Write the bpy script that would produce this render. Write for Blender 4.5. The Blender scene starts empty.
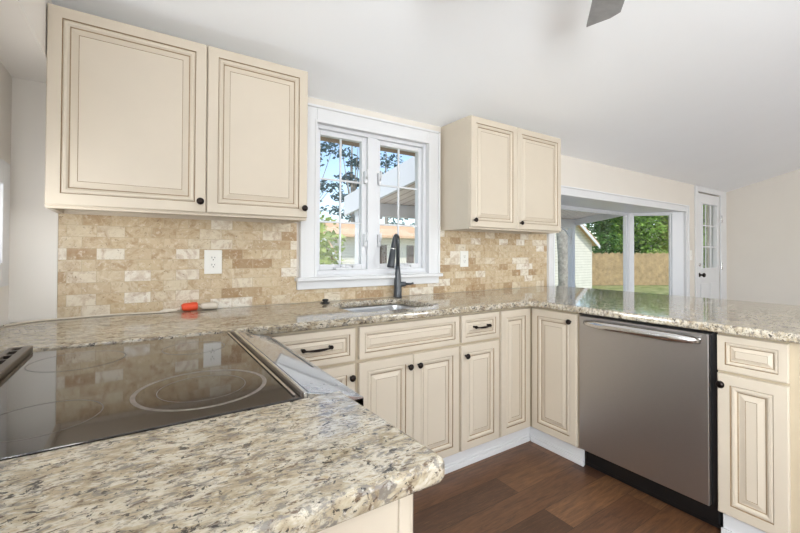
import bpy, bmesh, math, random
from mathutils import Vector, Matrix
random.seed(7)
S = bpy.context.scene
COL = S.collection
PI = math.pi

# ------------------------------------------------------------------ camera
CAM = (-2.0486, -2.2512, 1.2083)
YAW, PITCH, ROLL, FPX, SHY = 0.5797, 0.0112, 0.0038, 392.4814, -18.144
cd = bpy.data.cameras.new('camera'); cam = bpy.data.objects.new('camera', cd); COL.objects.link(cam)
F = Vector((math.sin(YAW)*math.cos(PITCH), math.cos(YAW)*math.cos(PITCH), math.sin(PITCH)))
R = Vector((math.cos(YAW), -math.sin(YAW), 0)); U = R.cross(F)
c_, s_ = math.cos(ROLL), math.sin(ROLL)
R, U = c_*R+s_*U, -s_*R+c_*U
cam.matrix_world = Matrix(((R.x, U.x, -F.x, CAM[0]), (R.y, U.y, -F.y, CAM[1]), (R.z, U.z, -F.z, CAM[2]), (0, 0, 0, 1)))
cd.sensor_width = 36; cd.lens = FPX/800*36; cd.shift_y = SHY/800; cd.clip_start = .02; cd.clip_end = 400
S.camera = cam

# ------------------------------------------------------------------ light
S.view_settings.view_transform = 'Standard'; S.view_settings.look = 'None'
S.view_settings.gamma = 1; S.view_settings.use_curve_mapping = False
S.view_settings.exposure = 0.34
W = bpy.data.worlds.new('sky'); S.world = W; W.use_nodes = True
nt = W.node_tree; nt.nodes.clear()
sk = nt.nodes.new('ShaderNodeTexSky'); sk.sky_type = 'NISHITA'; sk.sun_disc = False
sk.sun_elevation = math.radians(52); sk.sun_rotation = math.radians(215); sk.air_density = 1.0; sk.dust_density = .6
bg = nt.nodes.new('ShaderNodeBackground'); bg.inputs[1].default_value = .2
wo = nt.nodes.new('ShaderNodeOutputWorld')
nt.links.new(sk.outputs[0], bg.inputs[0]); nt.links.new(bg.outputs[0], wo.inputs[0])

def add_sun(d, power, col):
    l = bpy.data.lights.new('sun', 'SUN'); l.energy = power; l.color = col; l.angle = math.radians(1)
    o = bpy.data.objects.new('sun', l); COL.objects.link(o)
    o.rotation_euler = Vector(d).to_track_quat('-Z', 'Y').to_euler()
def add_area(name, loc, d, sx, sy, power, col):
    l = bpy.data.lights.new(name, 'AREA'); l.shape = 'RECTANGLE'; l.size = sx; l.size_y = sy; l.energy = power; l.color = col
    o = bpy.data.objects.new(name, l); COL.objects.link(o); o.location = loc
    o.rotation_euler = Vector(d).to_track_quat('-Z', 'Z').to_euler()
add_sun((.45, .55, -1.0), 3.3, (1, .95, .86))
# area lamps added as fill, at the left window and at unseen windows
add_area('daylight_fill_west', (-2.5, -3.5, 1.58), (1, 0, .6), 1.7, 1.2, 190, (.92, .97, 1))
add_area('daylight_fill_left', (-2.508, -.6, 1.31), (1, .3, .7), .75, .28, 2.8, (.94, .97, 1))
add_area('daylight_fill_south', (2.6, -6.36, 1.35), (.0, 1, 1.3), 4.4, 1.7, 95, (.92, .96, 1))

# ------------------------------------------------------------------ materials
def srgb(r, g, b):
    f = lambda c: ((c/255)/12.92 if c/255 <= .04045 else ((c/255+.055)/1.055)**2.4)
    return (f(r), f(g), f(b), 1)
class NT:
    def __init__(s, name):
        s.m = bpy.data.materials.new(name); s.m.use_nodes = True; s.t = s.m.node_tree; s.p = s.t.nodes['Principled BSDF']
        s.out = s.t.nodes['Material Output']
    def n(s, k, **kw):
        o = s.t.nodes.new('ShaderNode'+k)
        for a, v in kw.items(): setattr(o, a, v)
        return o
    def l(s, a, b): s.t.links.new(a, b)
    def coord(s, scale=(1, 1, 1), rot=(0, 0, 0), loc=(0, 0, 0), kind='Object'):
        tc = s.n('TexCoord'); mp = s.n('Mapping')
        mp.inputs['Scale'].default_value = scale; mp.inputs['Rotation'].default_value = rot; mp.inputs['Location'].default_value = loc
        s.l(tc.outputs[kind], mp.inputs[0]); return mp.outputs[0]
    def noise(s, v, scale, detail=4, rough=.6, dist=0):
        o = s.n('TexNoise'); o.inputs['Scale'].default_value = scale; o.inputs['Detail'].default_value = detail
        o.inputs['Roughness'].default_value = rough; o.inputs['Distortion'].default_value = dist
        s.l(v, o.inputs['Vector']); return o.outputs['Fac']
    def ramp(s, v, stops, interp='LINEAR'):
        o = s.n('ValToRGB'); cr = o.color_ramp; cr.interpolation = interp
        while len(cr.elements) < len(stops): cr.elements.new(.5)
        for e, (p, c) in zip(cr.elements, stops):
            e.position = p; e.color = c if len(c) == 4 else (*c, 1)
        s.l(v, o.inputs[0]); return o.outputs[0]
    def mix(s, f, a, b, mode='MIX'):
        o = s.n('Mix', data_type='RGBA', blend_type=mode)
        for sock, v in ((o.inputs[0], f), (o.inputs[6], a), (o.inputs[7], b)):
            if hasattr(v, 'is_linked'): s.l(v, sock)
            else: sock.default_value = v
        return o.outputs[2]
    def bump(s, h, strength, dist=.002):
        o = s.n('Bump'); o.inputs['Strength'].default_value = strength; o.inputs['Distance'].default_value = dist
        s.l(h, o.inputs['Height']); s.l(o.outputs[0], s.p.inputs['Normal'])
    def base(s, v):
        if hasattr(v, 'is_linked'): s.l(v, s.p.inputs['Base Color'])
        else: s.p.inputs['Base Color'].default_value = v
    def set(s, rough=.5, metal=0, **kw):
        s.p.inputs['Roughness'].default_value = rough; s.p.inputs['Metallic'].default_value = metal
        for k, v in kw.items(): s.p.inputs[k.replace('_', ' ')].default_value = v
        return s.m
G3 = lambda v: (v, v, v, 1)
def paint(name, col, rough=.5, var=.04, scale=3, bumpy=0, **kw):
    t = NT(name); v = t.coord()
    n = t.noise(v, scale, 3)
    a = tuple(c*(1-var) for c in col[:3])+(1,); b = tuple(min(1, c*(1+var)) for c in col[:3])+(1,)
    t.base(t.ramp(n, [(.3, a), (.7, b)]))
    if bumpy: t.bump(t.noise(v, 260, 2), bumpy, .0006)
    return t.set(rough, **kw)
def metal(name, col, rough, stretch=None, var=.12):
    t = NT(name); v = t.coord(scale=stretch or (1, 1, 1))
    n = t.noise(v, 60 if stretch else 8, 3)
    t.base(t.ramp(n, [(.3, tuple(c*(1-var) for c in col[:3])+(1,)), (.7, col)]))
    if stretch:
        mr = t.ramp(n, [(.2, G3(rough*.8)), (.8, G3(rough*1.25))]); t.l(mr, t.p.inputs['Roughness'])
        t.p.inputs['Metallic'].default_value = 1; return t.m
    return t.set(rough, 1)
def granite():
    t = NT('granite'); vs = t.coord(scale=(.62, 1.3, 1), rot=(0, 0, .5))
    big = t.noise(vs, 31, 5, .65, .5)
    c = t.ramp(big, [(.32, srgb(128, 112, 91)), (.45, srgb(174, 161, 137)), (.56, srgb(200, 191, 174)), (.72, srgb(166, 145, 110))])
    gr = t.noise(vs, 66, 6, .72, .6)
    c = t.mix(t.ramp(gr, [(.50, G3(0)), (.59, G3(.8))]), c, srgb(112, 107, 103))
    v2 = t.coord(scale=(.62, 1.3, 1), rot=(0, 0, .5), loc=(3.1, 1.7, .4))
    br = t.noise(v2, 94, 5, .7, .4)
    c = t.mix(t.ramp(br, [(.565, G3(0)), (.63, G3(.85))]), c, srgb(84, 64, 47))
    v3 = t.coord(loc=(7.7, 2.1, 5.3))
    bl = t.noise(v3, 118, 4, .6, .2)
    c = t.mix(t.ramp(bl, [(.63, G3(0)), (.66, G3(.9))]), c, srgb(46, 44, 44))
    b2 = t.noise(t.coord(loc=(1.7, 5.1, 2.3), scale=(.8, 1.1, 1)), 52, 4, .65, .6)
    c = t.mix(t.ramp(b2, [(.605, G3(0)), (.64, G3(.9))]), c, srgb(38, 36, 37))
    wh = t.noise(v2, 150, 2, .5)
    c = t.mix(t.ramp(wh, [(.60, G3(0)), (.70, G3(.45))]), c, srgb(218, 213, 203))
    t.base(c)
    return t.set(.05, IOR=1.58)
def tile():
    t = NT('travertine_tile'); tc = t.n('TexCoord'); sp = t.n('SeparateXYZ'); cb = t.n('CombineXYZ')
    t.l(tc.outputs['Object'], sp.inputs[0]); t.l(sp.outputs[0], cb.inputs[0]); t.l(sp.outputs[2], cb.inputs[1])
    mp = t.n('Mapping'); mp.inputs['Location'].default_value = (.03, -.914, 0); t.l(cb.outputs[0], mp.inputs[0]); v = mp.outputs[0]
    def brick(c1, c2, mo, loc=None):
        b = t.n('TexBrick'); b.offset = .5; b.squash = 1
        b.inputs['Scale'].default_value = 1; b.inputs['Brick Width'].default_value = .1045; b.inputs['Row Height'].default_value = .0515
        b.inputs['Mortar Size'].default_value = .0011; b.inputs['Mortar Smooth'].default_value = .3; b.inputs['Bias'].default_value = 0
        b.inputs['Color1'].default_value = c1; b.inputs['Color2'].default_value = c2; b.inputs['Mortar'].default_value = mo
        t.l(v, b.inputs['Vector']); return b
    b = brick(G3(0), G3(1), G3(.5))
    tint = t.ramp(b.outputs['Color'], [(0, srgb(164, 134, 98)), (.14, srgb(186, 162, 128)), (.3, srgb(206, 187, 156)), (.55, srgb(200, 179, 145)),
                                       (.70, srgb(212, 197, 169)), (.82, srgb(222, 212, 193)), (1, srgb(234, 228, 217))])
    # veins and clouding differ from tile to tile
    off = t.n('VectorMath', operation='MULTIPLY_ADD'); t.l(b.outputs['Color'], off.inputs[0])
    off.inputs[1].default_value = (9, 7, 5); t.l(tc.outputs['Object'], off.inputs[2]); vv = off.outputs[0]
    n1 = t.noise(vv, 14, 6, .65, 1.4)
    c = t.mix(t.ramp(n1, [(.34, G3(.6)), (.54, G3(0))]), tint, srgb(158, 118, 74))
    n2 = t.noise(vv, 42, 5, .7, .8)
    c = t.mix(t.ramp(n2, [(.53, G3(0)), (.66, G3(.65))]), c, srgb(224, 212, 190))
    n3 = t.noise(vv, 75, 4, .7, 1)
    c = t.mix(t.ramp(n3, [(.60, G3(0)), (.69, G3(.75))]), c, srgb(124, 94, 62))
    c = t.mix(b.outputs['Fac'], c, srgb(186, 168, 138))
    t.base(c)
    iv = t.n('Math', operation='SUBTRACT'); iv.inputs[0].default_value = 1; t.l(b.outputs['Fac'], iv.inputs[1])
    t.bump(iv.outputs[0], .35, .002)
    return t.set(.42)
def wood_floor():
    t = NT('plank_floor'); v = t.coord()
    b = t.n('TexBrick'); b.offset = .37; b.offset_frequency = 2
    b.inputs['Scale'].default_value = 1; b.inputs['Brick Width'].default_value = 1.22; b.inputs['Row Height'].default_value = .152
    b.inputs['Mortar Size'].default_value = .0010; b.inputs['Mortar Smooth'].default_value = .1; b.inputs['Bias'].default_value = 0
    b.inputs['Color1'].default_value = G3(0); b.inputs['Color2'].default_value = G3(1); b.inputs['Mortar'].default_value = G3(.5)
    t.l(v, b.inputs['Vector'])
    tint = t.ramp(b.outputs['Color'], [(0, srgb(78, 52, 38)), (.35, srgb(98, 66, 46)), (.7, srgb(116, 80, 54)), (1, srgb(134, 96, 66))])
    off = t.n('VectorMath', operation='MULTIPLY_ADD'); t.l(b.outputs['Color'], off.inputs[0]); off.inputs[1].default_value = (5, 9, 3)
    t.l(v, off.inputs[2])
    st = t.n('Mapping'); st.inputs['Scale'].default_value = (1.6, 16, 1); t.l(off.outputs[0], st.inputs[0])
    g = t.noise(st.outputs[0], 4, 7, .68, .9)
    c = t.mix(t.ramp(g, [(.34, G3(.75)), (.62, G3(0))]), tint, srgb(56, 37, 28))
    st2 = t.n('Mapping'); st2.inputs['Scale'].default_value = (3, 60, 1); t.l(off.outputs[0], st2.inputs[0])
    g2 = t.noise(st2.outputs[0], 5, 4, .7)
    c = t.mix(t.ramp(g2, [(.56, G3(0)), (.75, G3(.45))]), c, srgb(152, 112, 78))
    c = t.mix(b.outputs['Fac'], c, srgb(40, 27, 21))
    t.base(c); t.bump(g2, .15, .001)
    return t.set(.38)
def glass_pane(name, tint=(1, 1, 1, 1)):
    t = NT(name); t.t.nodes.remove(t.p)
    tr = t.n('BsdfTransparent'); tr.inputs[0].default_value = tint
    gl = t.n('BsdfGlossy'); gl.inputs['Roughness'].default_value = .02
    lw = t.n('LayerWeight'); pw = t.n('Math', operation='POWER'); t.l(lw.outputs['Facing'], pw.inputs[0]); pw.inputs[1].default_value = 5
    fr = t.n('Math', operation='MULTIPLY_ADD'); t.l(pw.outputs[0], fr.inputs[0]); fr.inputs[1].default_value = .35; fr.inputs[2].default_value = .015
    mx = t.n('MixShader'); t.l(fr.outputs[0], mx.inputs[0]); t.l(tr.outputs[0], mx.inputs[1]); t.l(gl.outputs[0], mx.inputs[2])
    t.l(mx.outputs[0], t.out.inputs[0]); return t.m
def leaf_mat(name, a, b):
    t = NT(name); v = t.coord(); n = t.noise(v, 2.2, 4)
    col = t.ramp(n, [(.3, a), (.7, b)]); t.base(col); t.set(.6)
    tl = t.n('BsdfTranslucent'); t.l(col, tl.inputs[0]); mx = t.n('MixShader'); mx.inputs[0].default_value = .4
    t.l(t.p.outputs[0], mx.inputs[1]); t.l(tl.outputs[0], mx.inputs[2]); t.l(mx.outputs[0], t.out.inputs[0]); return t.m
def lined(name, a, b, axis, period, rough=.6, duty=.12):
    """boards or siding: a darker joint every `period` metres along an axis"""
    t = NT(name); tc = t.n('TexCoord'); sp = t.n('SeparateXYZ'); t.l(tc.outputs['Object'], sp.inputs[0])
    m = t.n('Math', operation='DIVIDE'); t.l(sp.outputs['XYZ'.index(axis)], m.inputs[0]); m.inputs[1].default_value = period
    f = t.n('Math', operation='FRACT'); t.l(m.outputs[0], f.inputs[0])
    n = t.noise(t.coord(), 3, 4)
    ca = t.ramp(n, [(.3, tuple(c*.86 for c in a[:3])+(1,)), (.7, a)])
    t.base(t.mix(t.ramp(f.outputs[0], [(0, G3(1)), (duty, G3(0))], 'CONSTANT'), ca, b)); return t.set(rough)

M = {}
M['wall'] = paint('wall_paint', srgb(224, 217, 207), .75, .015, 2, .1)
M['wall_pale_lit'] = paint('pale_lit_wall_paint', srgb(238, 233, 226), .75, .015, 2, .1)  # paler wall paint, tone raised to stand in for missing corner light
M['ceil'] = paint('ceiling_paint', srgb(251, 252, 253), .85, .012, 1.5, .1)
M['white'] = paint('white_trim_paint', srgb(224, 224, 225), .35, .01)
M['vinyl'] = paint('white_vinyl', srgb(222, 223, 226), .3, .01)
M['cream'] = paint('cream_cabinet_paint', srgb(205, 193, 175), .36, .018, 5)
M['glaze'] = paint('brown_glaze', srgb(148, 126, 98), .5, .15, 30)
M['frame_cream'] = paint('cream_frame_paint', srgb(192, 177, 152), .4, .03, 9)
M['granite'] = granite(); M['tile'] = tile(); M['floor'] = wood_floor()
M['bronze'] = metal('oil_rubbed_bronze', srgb(52, 46, 44), .38)
M['black_metal'] = paint('slate_faucet_finish', srgb(52, 57, 63), .3, .08, 6, Specular_IOR_Level=.7)
M['steel_dw'] = metal('brushed_steel', srgb(198, 195, 193), .36, (1, .6, 40))
M['steel'] = metal('polished_steel', srgb(225, 224, 223), .22)
M['steel_sink'] = metal('satin_steel', srgb(215, 216, 218), .32)
M['dark_steel'] = metal('dark_steel', srgb(112, 104, 98), .32)
M['black'] = paint('black_plastic', srgb(20, 20, 21), .3, .1, 8)
M['outlet'] = paint('outlet_plastic', srgb(238, 236, 230), .3, .01)
M['slot'] = paint('dark_slot', srgb(70, 66, 62), .5, .05)
M['cord'] = paint('cord_plastic', srgb(222, 212, 196), .4, .03)
M['orange'] = paint('orange_plastic', srgb(232, 84, 48), .38, .05)
M['glass'] = glass_pane('window_glass')
M['fan'] = paint('weathered_fan_blade', srgb(160, 160, 160), .55, .15, 14)
M['ring'] = paint('burner_marking', srgb(116, 109, 104), .35, .35, 60)
M['ring_faint'] = paint('faint_burner_marking', srgb(92, 86, 82), .35, .2, 40)
def cooktop():
    t = NT('black_ceramic_glass'); v = t.coord()
    n = t.noise(v, 60, 3)
    t.base(t.ramp(n, [(.4, srgb(44, 40, 38)), (.75, srgb(58, 53, 50))]))
    return t.set(.05, IOR=1.6, Coat_Weight=.3, Coat_Roughness=.02)
M['cooktop'] = cooktop()
def ctrl():
    t = NT('control_panel_glass'); n = t.noise(t.coord(), 30, 3)
    t.base(t.ramp(n, [(.3, srgb(120, 121, 126)), (.7, srgb(146, 147, 152))])); return t.set(.07, IOR=1.7, Coat_Weight=.5, Coat_Roughness=.02)
M['ctrl'] = ctrl()

# ------------------------------------------------------------------ mesh helpers
def bm_new(): return bmesh.new()
def box(bm, x0, x1, y0, y1, z0, z1, mi=0, bev=0, seg=2):
    x0, x1 = min(x0, x1), max(x0, x1); y0, y1 = min(y0, y1), max(y0, y1); z0, z1 = min(z0, z1), max(z0, z1)
    vs = [bm.verts.new((x, y, z)) for z in (z0, z1) for y in (y0, y1) for x in (x0, x1)]
    fs = [bm.faces.new([vs[i] for i in q]) for q in ((0, 2, 3, 1), (4, 5, 7, 6), (0, 1, 5, 4), (2, 6, 7, 3), (0, 4, 6, 2), (1, 3, 7, 5))]
    for f in fs: f.material_index = mi
    if bev:
        es = list({e for f in fs for e in f.edges})
        r = bmesh.ops.bevel(bm, geom=es, offset=bev, segments=seg, profile=.5, affect='EDGES')
        for f in r['faces']: f.material_index = mi
def obb(bm, origin, ax, ay, az, sx, sy, sz, mi=0, bev=0):
    """box with corner ranges sx, sy, sz along three axes from origin"""
    tmp = bmesh.new(); box(tmp, *sx, *sy, *sz, mi, bev)
    m = Matrix(((ax[0], ay[0], az[0], origin[0]), (ax[1], ay[1], az[1], origin[1]), (ax[2], ay[2], az[2], origin[2]), (0, 0, 0, 1)))
    append(bm, tmp, m)
def append(bm, tmp, m=None):
    if m: tmp.transform(m)
    mp = [bm.verts.new(v.co) for v in tmp.verts]; tmp.verts.index_update()
    for f in tmp.faces:
        try:
            nf = bm.faces.new([mp[v.index] for v in f.verts]); nf.material_index = f.material_index; nf.smooth = f.smooth
        except ValueError: pass
    tmp.free()
def prism(bm, poly, h0, h1, axis='z', mi=0):
    def P(a, b, h): return {'z': (a, b, h), 'x': (h, a, b), 'y': (a, h, b)}[axis]
    A = [bm.verts.new(P(a, b, h0)) for a, b in poly]; B = [bm.verts.new(P(a, b, h1)) for a, b in poly]
    n = len(poly); fs = [bm.faces.new(A), bm.faces.new(B[::-1])]
    for i in range(n): fs.append(bm.faces.new([A[i], B[i], B[(i+1) % n], A[(i+1) % n]]))
    for f in fs: f.material_index = mi
def tube(bm, pts, rad, seg=12, mi=0, caps=True, closed=False):
    pts = [Vector(p) for p in pts]; n = len(pts)
    rad = rad if isinstance(rad, (list, tuple)) else [rad]*n
    rings = []; prev = None
    for i, p in enumerate(pts):
        if closed: t = (pts[(i+1) % n]-pts[i-1]).normalized()
        else: t = (pts[min(i+1, n-1)]-pts[max(i-1, 0)]).normalized()
        if prev is None: prev = t.orthogonal().normalized()
        a = (prev-t*prev.dot(t)).normalized(); b = t.cross(a); prev = a
        rings.append([bm.verts.new(p+rad[i]*(math.cos(2*PI*k/seg)*a+math.sin(2*PI*k/seg)*b)) for k in range(seg)])
    m = n if closed else n-1
    for i in range(m):
        r0, r1 = rings[i], rings[(i+1) % n]
        for k in range(seg):
            f = bm.faces.new([r0[k], r0[(k+1) % seg], r1[(k+1) % seg], r1[k]]); f.smooth = True; f.material_index = mi
    if caps and not closed:
        bm.faces.new(rings[0][::-1]).material_index = mi; bm.faces.new(rings[-1]).material_index = mi
def lathe(bm, prof, origin, axis=(0, 0, 1), seg=24, mi=0):
    ax = Vector(axis).normalized(); a = ax.orthogonal().normalized(); b = ax.cross(a); o = Vector(origin); rings = []
    for r, h in prof:
        rings.append([bm.verts.new(o+ax*h+max(r, 1e-5)*(math.cos(2*PI*k/seg)*a+math.sin(2*PI*k/seg)*b)) for k in range(seg)])
    for r0, r1 in zip(rings, rings[1:]):
        for k in range(seg):
            f = bm.faces.new([r0[k], r0[(k+1) % seg], r1[(k+1) % seg], r1[k]]); f.smooth = True; f.material_index = mi
    bm.faces.new(rings[0][::-1]).material_index = mi; bm.faces.new(rings[-1]).material_index = mi
def obj(name, bm, mats, parent=None, label=None, smooth=None):
    bmesh.ops.recalc_face_normals(bm, faces=bm.faces[:])
    me = bpy.data.meshes.new(name); bm.to_mesh(me); bm.free()
    for m in (mats if isinstance(mats, (list, tuple)) else [mats]): me.materials.append(M[m] if isinstance(m, str) else m)
    o = bpy.data.objects.new(name, me); COL.objects.link(o)
    if parent: o.parent = parent; o.matrix_parent_inverse = parent_inv(parent)
    if label: o['label'] = label
    return o
def parent_inv(p):
    return Matrix.Translation(p.location).inverted()
def tag(o, label, cat, group=None):
    o['label'] = label; o['category'] = cat
    if group: o['group'] = group
    return o
def thing(name, label, cat, loc, group=None):
    o = bpy.data.objects.new(name, None); COL.objects.link(o); o.location = loc; o.empty_display_size = .1
    return tag(o, label, cat, group)
def struct(name, bm, mats, parent=None, label=None):
    o = obj(name, bm, mats, parent, label)
    if not parent: o['kind'] = 'structure'
    return o
def quick(name, mats, parent, *boxes, bev=0, label=None):
    bm = bm_new()
    for b in boxes: box(bm, *b, bev=bev)
    return obj(name, bm, mats, parent, label)
def cells(bm, a0, a1, b0, b1, c0, c1, holes, normal):
    """wall slab spanning a,b with thickness c and rectangular holes"""
    As = sorted({a0, a1, *[h[0] for h in holes], *[h[1] for h in holes]}); Bs = sorted({b0, b1, *[h[2] for h in holes], *[h[3] for h in holes]})
    for i in range(len(As)-1):
        run = None
        for j in range(len(Bs)-1):
            am, bmid = (As[i]+As[i+1])/2, (Bs[j]+Bs[j+1])/2
            hole = any(h[0] < am < h[1] and h[2] < bmid < h[3] for h in holes)
            if not hole: run = [run[0], Bs[j+1]] if run else [Bs[j], Bs[j+1]]
            if (hole or j == len(Bs)-2) and run:
                if normal == 'y': box(bm, As[i], As[i+1], c0, c1, run[0], run[1])
                else: box(bm, c0, c1, As[i], As[i+1], run[0], run[1])
                run = None
def slab(name, outer, holes, z0, z1, bev, mat):
    """2D outline with holes, extruded, with a rounded edge all round"""
    cu = bpy.data.curves.new(name, 'CURVE'); cu.dimensions = '2D'; cu.fill_mode = 'BOTH'
    for poly in [outer]+holes:
        sp = cu.splines.new('POLY'); sp.points.add(len(poly)-1); sp.use_cyclic_u = True
        for p, q in zip(sp.points, poly): p.co = (q[0], q[1], 0, 1)
    cu.extrude = (z1-z0)/2-bev; cu.bevel_depth = bev; cu.bevel_resolution = 3; cu.offset = -bev
    tmp = bpy.data.objects.new(name+'_outline', cu); COL.objects.link(tmp)
    dg = bpy.context.evaluated_depsgraph_get(); me = bpy.data.meshes.new_from_object(tmp.evaluated_get(dg))
    bpy.data.objects.remove(tmp); bpy.data.curves.remove(cu)
    me.transform(Matrix.Translation((0, 0, (z0+z1)/2))); me.materials.clear(); me.materials.append(M[mat]); me.name = name
    o = bpy.data.objects.new(name, me); COL.objects.link(o); return o
def rrect(x0, x1, y0, y1, r, n=6):
    P = []
    for cx, cy, a in ((x1-r, y1-r, 0), (x0+r, y1-r, PI/2), (x0+r, y0+r, PI), (x1-r, y0+r, 1.5*PI)):
        for k in range(n+1): P.append((cx+r*math.cos(a+PI/2*k/n), cy+r*math.sin(a+PI/2*k/n)))
    return P

# ------------------------------------------------------------------ room shell
XL, XR, YB, YF = -2.51, 5.31, 0.0, -6.4
SL, ZC = .272, 2.137            # ceiling: height at the window wall and rise towards the ridge
RIDGE = -3.9
zc = lambda y: ZC + SL*(-y if y > RIDGE else y-2*RIDGE)
bm = bm_new(); box(bm, XL-.15, XR+.15, YF-.15, .15, -.12, 0); struct('floor', bm, 'floor')
bm = bm_new()
prism(bm, [(.15, ZC-SL*.15), (RIDGE, zc(RIDGE)), (RIDGE, zc(RIDGE)+.2), (.15, ZC+.2)], XL-.15, XR+.15, 'x')
prism(bm, [(RIDGE, zc(RIDGE)), (YF-.15, ZC-SL*.15), (YF-.15, ZC+.2), (RIDGE, zc(RIDGE)+.2)], XL-.15, XR+.15, 'x')
struct('ceiling', bm, 'ceil')
KW = (-1.185, -.345, 1.07, 1.99)        # kitchen window opening
BAY = (1.095, 3.85, .5, 1.755)          # bay opening
DR = (4.25, 5.03, 0.0, 2.06)            # door opening
bm = bm_new(); cells(bm, XL-.15, XR+.15, 0, 2.2, 0, .15, [(KW[0]-.012, KW[1]+.012, KW[2]-.012, KW[3]+.012), (BAY[0]-.012, BAY[1]+.012, BAY[2]-.012, BAY[3]+.012), DR], 'y'); struct('wall_back', bm, 'wall')
bm = bm_new(); cells(bm, YF, 0, 0, 3.3, XR, XR+.15, [], 'x'); struct('wall_right', bm, 'wall')
LW = (-4.4, -2.6, .95, 2.2)
LW2 = (-1.0, -.21, 1.165, 1.46)
bm = bm_new(); cells(bm, YF, 0, 0, 3.3, XL-.15, XL, [LW, LW2], 'x'); struct('wall_left', bm, 'wall_pale_lit')
FW = (.4, 4.8, .5, 2.2)
bm = bm_new(); cells(bm, XL-.15, XR+.15, 0, 2.62, YF-.15, YF, [FW], 'y'); struct('wall_front', bm, 'wall')
bm = bm_new(); prism(bm, [(-.003, 1.932), (-.003, zc(0)-.002), (RIDGE, zc(RIDGE)-.002), (YF+.003, zc(YF)-.002), (YF+.003, 1.932)], XL, -2.358, 'x'); struct('trim_1', bm, 'wall_pale_lit', label='boxed soffit along the top of the left wall')

def lathe_knob(bm, p, n, s=1.0):
    lathe(bm, [(.0055*s, 0), (.0055*s, .006*s), (.0045*s, .012*s), (.009*s, .016*s), (.0148*s, .020*s), (.0155*s, .024*s), (.012*s, .029*s), (.005*s, .032*s)], p, n, 20)

# kitchen window
w1 = bpy.data.objects.new('window_1', None); COL.objects.link(w1); w1.location = (-.765, 0, 1.0); w1['kind'] = 'structure'
w1['label'] = 'white double casement window over the sink'
def casing(x0, x1, z0, z1, w, top=True, y=-.022):
    bm = bm_new()
    for (a, b) in ((x0-w, x0), (x1, x1+w)): box(bm, a, b, y, -.001, z0, z1+w, 0, .003)
    box(bm, x0, x1, y, -.001, z1, z1+w, 0, .003)
    # raised outer bead and inner step
    box(bm, x0-w-.001, x0-w+.014, y-.010, y+.004, z0, z1+w, 0, .003); box(bm, x1+w-.014, x1+w+.001, y-.010, y+.004, z0, z1+w, 0, .003)
    box(bm, x0-w-.001, x1+w+.001, y-.010, y+.004, z1+w-.014, z1+w+.001, 0, .003)
    box(bm, x0-.012, x0+.001, y-.005, y+.004, z0, z1, 0, .002); box(bm, x1-.001, x1+.012, y-.005, y+.004, z0, z1, 0, .002)
    box(bm, x0-.012, x1+.012, y-.005, y+.004, z1-.001, z1+.012, 0, .002)
    return bm
x0, x1, z0, z1 = KW
bm = casing(x0, x1, 1.055, z1, .098)
struct('window_casing', bm, 'white', w1)
bm = bm_new(); box(bm, -1.312, -.242, -.062, .02, 1.040, 1.062, 0, .005); box(bm, -1.300, -.252, -.026, -.001, .990, 1.040, 0, .004)
struct('window_sill', bm, 'white', w1)
def liner(x0, x1, z0, z1, w):
    bm = bm_new(); e = .0115
    box(bm, x0-e, x0, -.0005, .15, z0-e, z1+e); box(bm, x1, x1+e, -.0005, .15, z0-e, z1+e); box(bm, x0, x1, -.0005, .15, z1, z1+e); box(bm, x0, x1, -.0005, .15, z0-e, z0)
    struct('window_jamb', bm, 'white', w)
liner(x0, x1, z0, z1, w1)
bm = bm_new()
fy0, fy1 = .012, .105
for a, b in ((x0, x0+.024), (x1-.024, x1)): box(bm, a+.0005, b-.0005, fy0, fy1, z0+.0005, z1-.0005, 0, .002)
box(bm, -.818, -.748, fy0+.001, fy1-.001, z0+.0302, z1-.0242, 0, .002)
box(bm, x0+.0245, x1-.0245, fy0, fy1, z1-.024, z1-.0005, 0, .002); box(bm, x0+.0245, x1-.0245, fy0, fy1, z0+.0005, z0+.030, 0, .002)
struct('window_frame', bm, 'vinyl', w1)
for sx0, sx1, gx0, gx1 in ((x0+.024, -.818, -1.140, -.853), (-.748, x1-.024, -.713, -.395)):
    bm = bm_new(); y0, y1 = .035, .075
    gz0, gz1 = 1.133, 1.935
    box(bm, sx0, gx0, y0, y1, z0+.030, z1-.024, 0, .003); box(bm, gx1, sx1, y0, y1, z0+.030, z1-.024, 0, .003)
    box(bm, gx0, gx1, y0, y1, gz1, z1-.024, 0, .003); box(bm, gx0, gx1, y0, y1, z0+.030, gz0, 0, .003)
    sash = struct('window_sash', bm, 'vinyl', w1)
    bm = bm_new(); xm = (gx0+gx1)/2
    box(bm, xm-.006, xm+.006, .050, .062, gz0, gz1, 0, .002)
    for k in (1, 2):
        zz = gz0+(gz1-gz0)*k/3; box(bm, gx0, gx1, .0505, .0615, zz-.006, zz+.006, 0, .002)
    struct('window_muntins', bm, 'vinyl', sash)
    bm = bm_new(); box(bm, gx0-.004, gx1+.004, .053, .058, gz0-.004, gz1+.004); struct('window_pane', bm, 'glass', sash)
for cx, d in ((-1.0, 1), (-.56, 1)):     # crank operators
    bm = bm_new(); box(bm, cx-.055, cx+.045, -.012, .0345, 1.100, 1.116, 0, .005)
    lathe(bm, [(.016, 0), (.018, .006), (.012, .018)], (cx, .004, 1.116), (0, -.2, 1), 16)
    tube(bm, [(cx, .0, 1.130), (cx+.03*d, -.012, 1.134), (cx+.055*d, -.016, 1.126)], [.006, .005, .006], 10)
    tube(bm, [(cx+.058*d, -.016, 1.120), (cx+.06*d, -.034, 1.118)], .007, 10)
    struct('window_crank', bm, 'vinyl', w1)
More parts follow.
